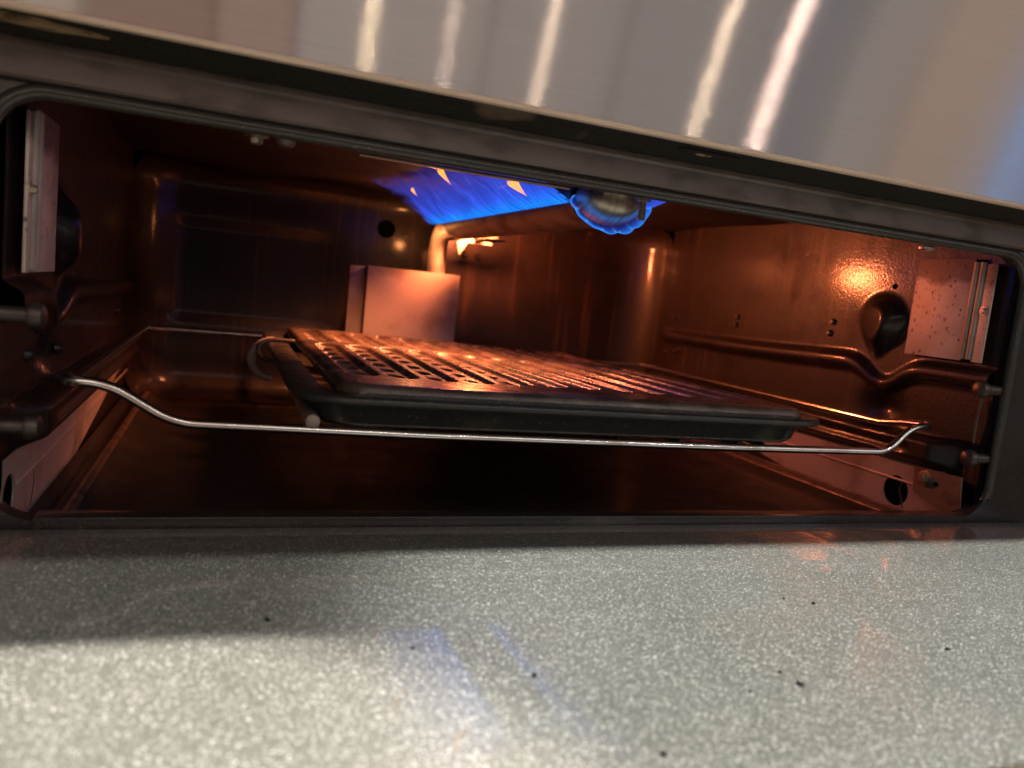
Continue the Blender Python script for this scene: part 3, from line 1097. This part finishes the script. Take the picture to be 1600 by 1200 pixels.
# left carrying loops
hd = smooth_path([(-0.152, 0.262, 0.0636), (-0.172, 0.258, 0.0640), (-0.1800, 0.256, 0.0590), (-0.1795, 0.256, 0.0520), (-0.174, 0.257, 0.0480), (-0.158, 0.258, 0.0466)], 0.006, 6)
o = MB().tube(hd, 0.0017, 12).build('clip', M_peg, bp)
o.matrix_parent_inverse = PIv
hd = [(-0.166 - 0.017 * math.sin(PI * k / 14), 0.300 - 0.004 * math.cos(PI * k / 14), 0.0440 + 0.0160 * math.cos(PI * k / 14)) for k in range(15)]
o = MB().tube(hd, 0.0034, 14).build('handle', M_alu, bp)
o.matrix_parent_inverse = PIv

# ------------------------------------------------------------------ slotted grid lying in the pan
gd = empty('broiler_grid', (0, 0.2175, 0.0590))
tag(gd, 'perforated ribbed broiler grid lying in the black pan', 'grid')
GHX, GHY, GZ = 0.1490, 0.1960, 0.0655
GCY = 0.2120
st = 0.00085
gx = np.arange(-GHX, GHX + st, st)
gy = np.arange(GCY - GHY, GCY + GHY + st, st)
X, Y = np.meshgrid(gx, gy)
pitch = 0.0236
NCH = 12
ci = np.clip(np.round((X + pitch * (NCH - 1) / 2) / pitch), 0, NCH - 1)
cxl = ci * pitch - pitch * (NCH - 1) / 2
H = np.zeros_like(X)
hole = np.full_like(X, 9.0)
for y0, y1, nh in ((0.054, 0.252, 6), (0.268, 0.394, 5)):
    # stadium-shaped channel
    dy = np.maximum(np.maximum(y0 + 0.0085 - Y, Y - (y1 - 0.0085)), 0)
    dx = np.abs(X - cxl)
    d = np.sqrt(dx * dx + dy * dy)
    inside = (Y > y0 - 0.004) & (Y < y1 + 0.004)
    dep = 0.0029 * (1 - sstep(0.0068, 0.0098, d))
    # channel floor slopes to its left side, where the holes are
    H = np.where(inside, -dep, H)
    for k in range(nh):
        yc = y0 + 0.028 + k * (y1 - y0 - 0.050) / (nh - 1)
        hd_ = np.sqrt(((X - cxl + 0.0014) / 1.15) ** 2 + ((Y - yc) / 1.85) ** 2)
        hole = np.minimum(hole, hd_)
H = H - 0.010 * (1 - sstep(0.0034, 0.0050, hole))
# rolled outer edge
ex = np.minimum(GHX - np.abs(X), GHY - np.abs(Y - GCY))
cr = 0.014
qx, qy = np.abs(X) - (GHX - cr), np.abs(Y - GCY) - (GHY - cr)
rc = np.sqrt(np.maximum(qx, 0) ** 2 + np.maximum(qy, 0) ** 2)
ed = np.where((qx > 0) & (qy > 0), cr - rc, ex)
H = H - 0.0048 * (1 - np.sqrt(np.clip(1 - (1 - np.clip(ed / 0.0042, 0, 1)) ** 2, 0, 1)))
H += 0.0005 * np.sin(X * 37 + 1) * np.sin(Y * 23)
TW = -0.0042 * sstep(-0.16, 0.18, X) * sstep(0.02, 0.38, Y)
Z = GZ + H + TW
V = np.stack([X, Y, Z], -1).reshape(-1, 3)
nu, nv = X.shape[1], X.shape[0]
idx = np.arange((nv - 1) * (nu - 1))
r_, c_ = idx // (nu - 1), idx % (nu - 1)
a = r_ * nu + c_
Q = np.stack([a, a + 1, a + nu + 1, a + nu], -1)
hmin = H.reshape(-1)[Q].min(1)
eo = ed.reshape(-1)[Q].max(1)
Q = Q[(hmin > -0.0118) & (eo > -0.0002)]
me = bpy.data.meshes.new('plate')
me.vertices.add(len(V))
me.vertices.foreach_set('co', V.astype(np.float32).ravel())
me.loops.add(len(Q) * 4)
me.loops.foreach_set('vertex_index', Q.astype(np.int32).ravel())
me.polygons.add(len(Q))
me.polygons.foreach_set('loop_start', np.arange(0, len(Q) * 4, 4, dtype=np.int32))
me.polygons.foreach_set('use_smooth', np.ones(len(Q), dtype=bool))
me.update(calc_edges=True)
me.validate()
bm = bmesh.new()
bm.from_mesh(me)
bmesh.ops.delete(bm, geom=[v for v in bm.verts if not v.link_faces], context='VERTS')
bm.to_mesh(me)
bm.free()
o = link('plate', me, M_grid, gd)
GIv = Matrix.Translation((0, -0.2175, -0.0590))
o.matrix_parent_inverse = GIv
L = []
for ins, z in ((0.0, GZ - 0.0042), (-0.0002, GZ - 0.0062), (0.0015, GZ - 0.0064), (0.003, GZ - 0.0055)):
    L.append([(x, y, z + warp(x, y)) for x, y in rrect(0, GCY, GHX - ins, GHY - ins, 0.014, 10)])
V, F = loft(L)
o = mk('skirt', V, F, M_pan, gd, sharp=50)
o.matrix_parent_inverse = GIv

# ------------------------------------------------------------------ crumbs on the door
CR = [(-0.1394, -0.1357, 1.2), (-0.1050, -0.1595, 1.2), (-0.1850, -0.108, 1.0), (-0.0165, -0.1705, 1.0), (-0.0150, -0.1790, 1.3), (-0.0360, -0.180, 0.9),
      (0.0090, -0.1990, 0.8), (-0.085, -0.2060, 1.1), (0.045, -0.118, 0.9), (0.034, -0.112, 0.7), (0.070, -0.165, 0.9)]
for i, (x, y, s_) in enumerate(CR):
    s_ *= (0.6, 0.85, 1.05, 0.75, 1.15, 0.6)[i % 6]
    bm = bmesh.new()
    bmesh.ops.create_icosphere(bm, subdivisions=2, radius=1)
    for v in bm.verts:
        k = 1 + 0.35 * math.sin(v.co.x * 5 + i) * math.cos(v.co.y * 4 + 2 * i)
        v.co = Vector((v.co.x * 0.0011 * s_ * k, v.co.y * 0.0009 * s_ * k, v.co.z * 0.0005 * s_ * k))
    me = bpy.data.meshes.new('crumb')
    bm.to_mesh(me)
    bm.free()
    o = link('crumb', me, M_crumb)
    o.location = (x, y, -0.0019)
    o.rotation_euler = (0, 0, random.uniform(0, PI))
    tag(o, 'tiny burnt crumb lying on the speckled door', 'crumb', 'burnt crumbs scattered on the door')
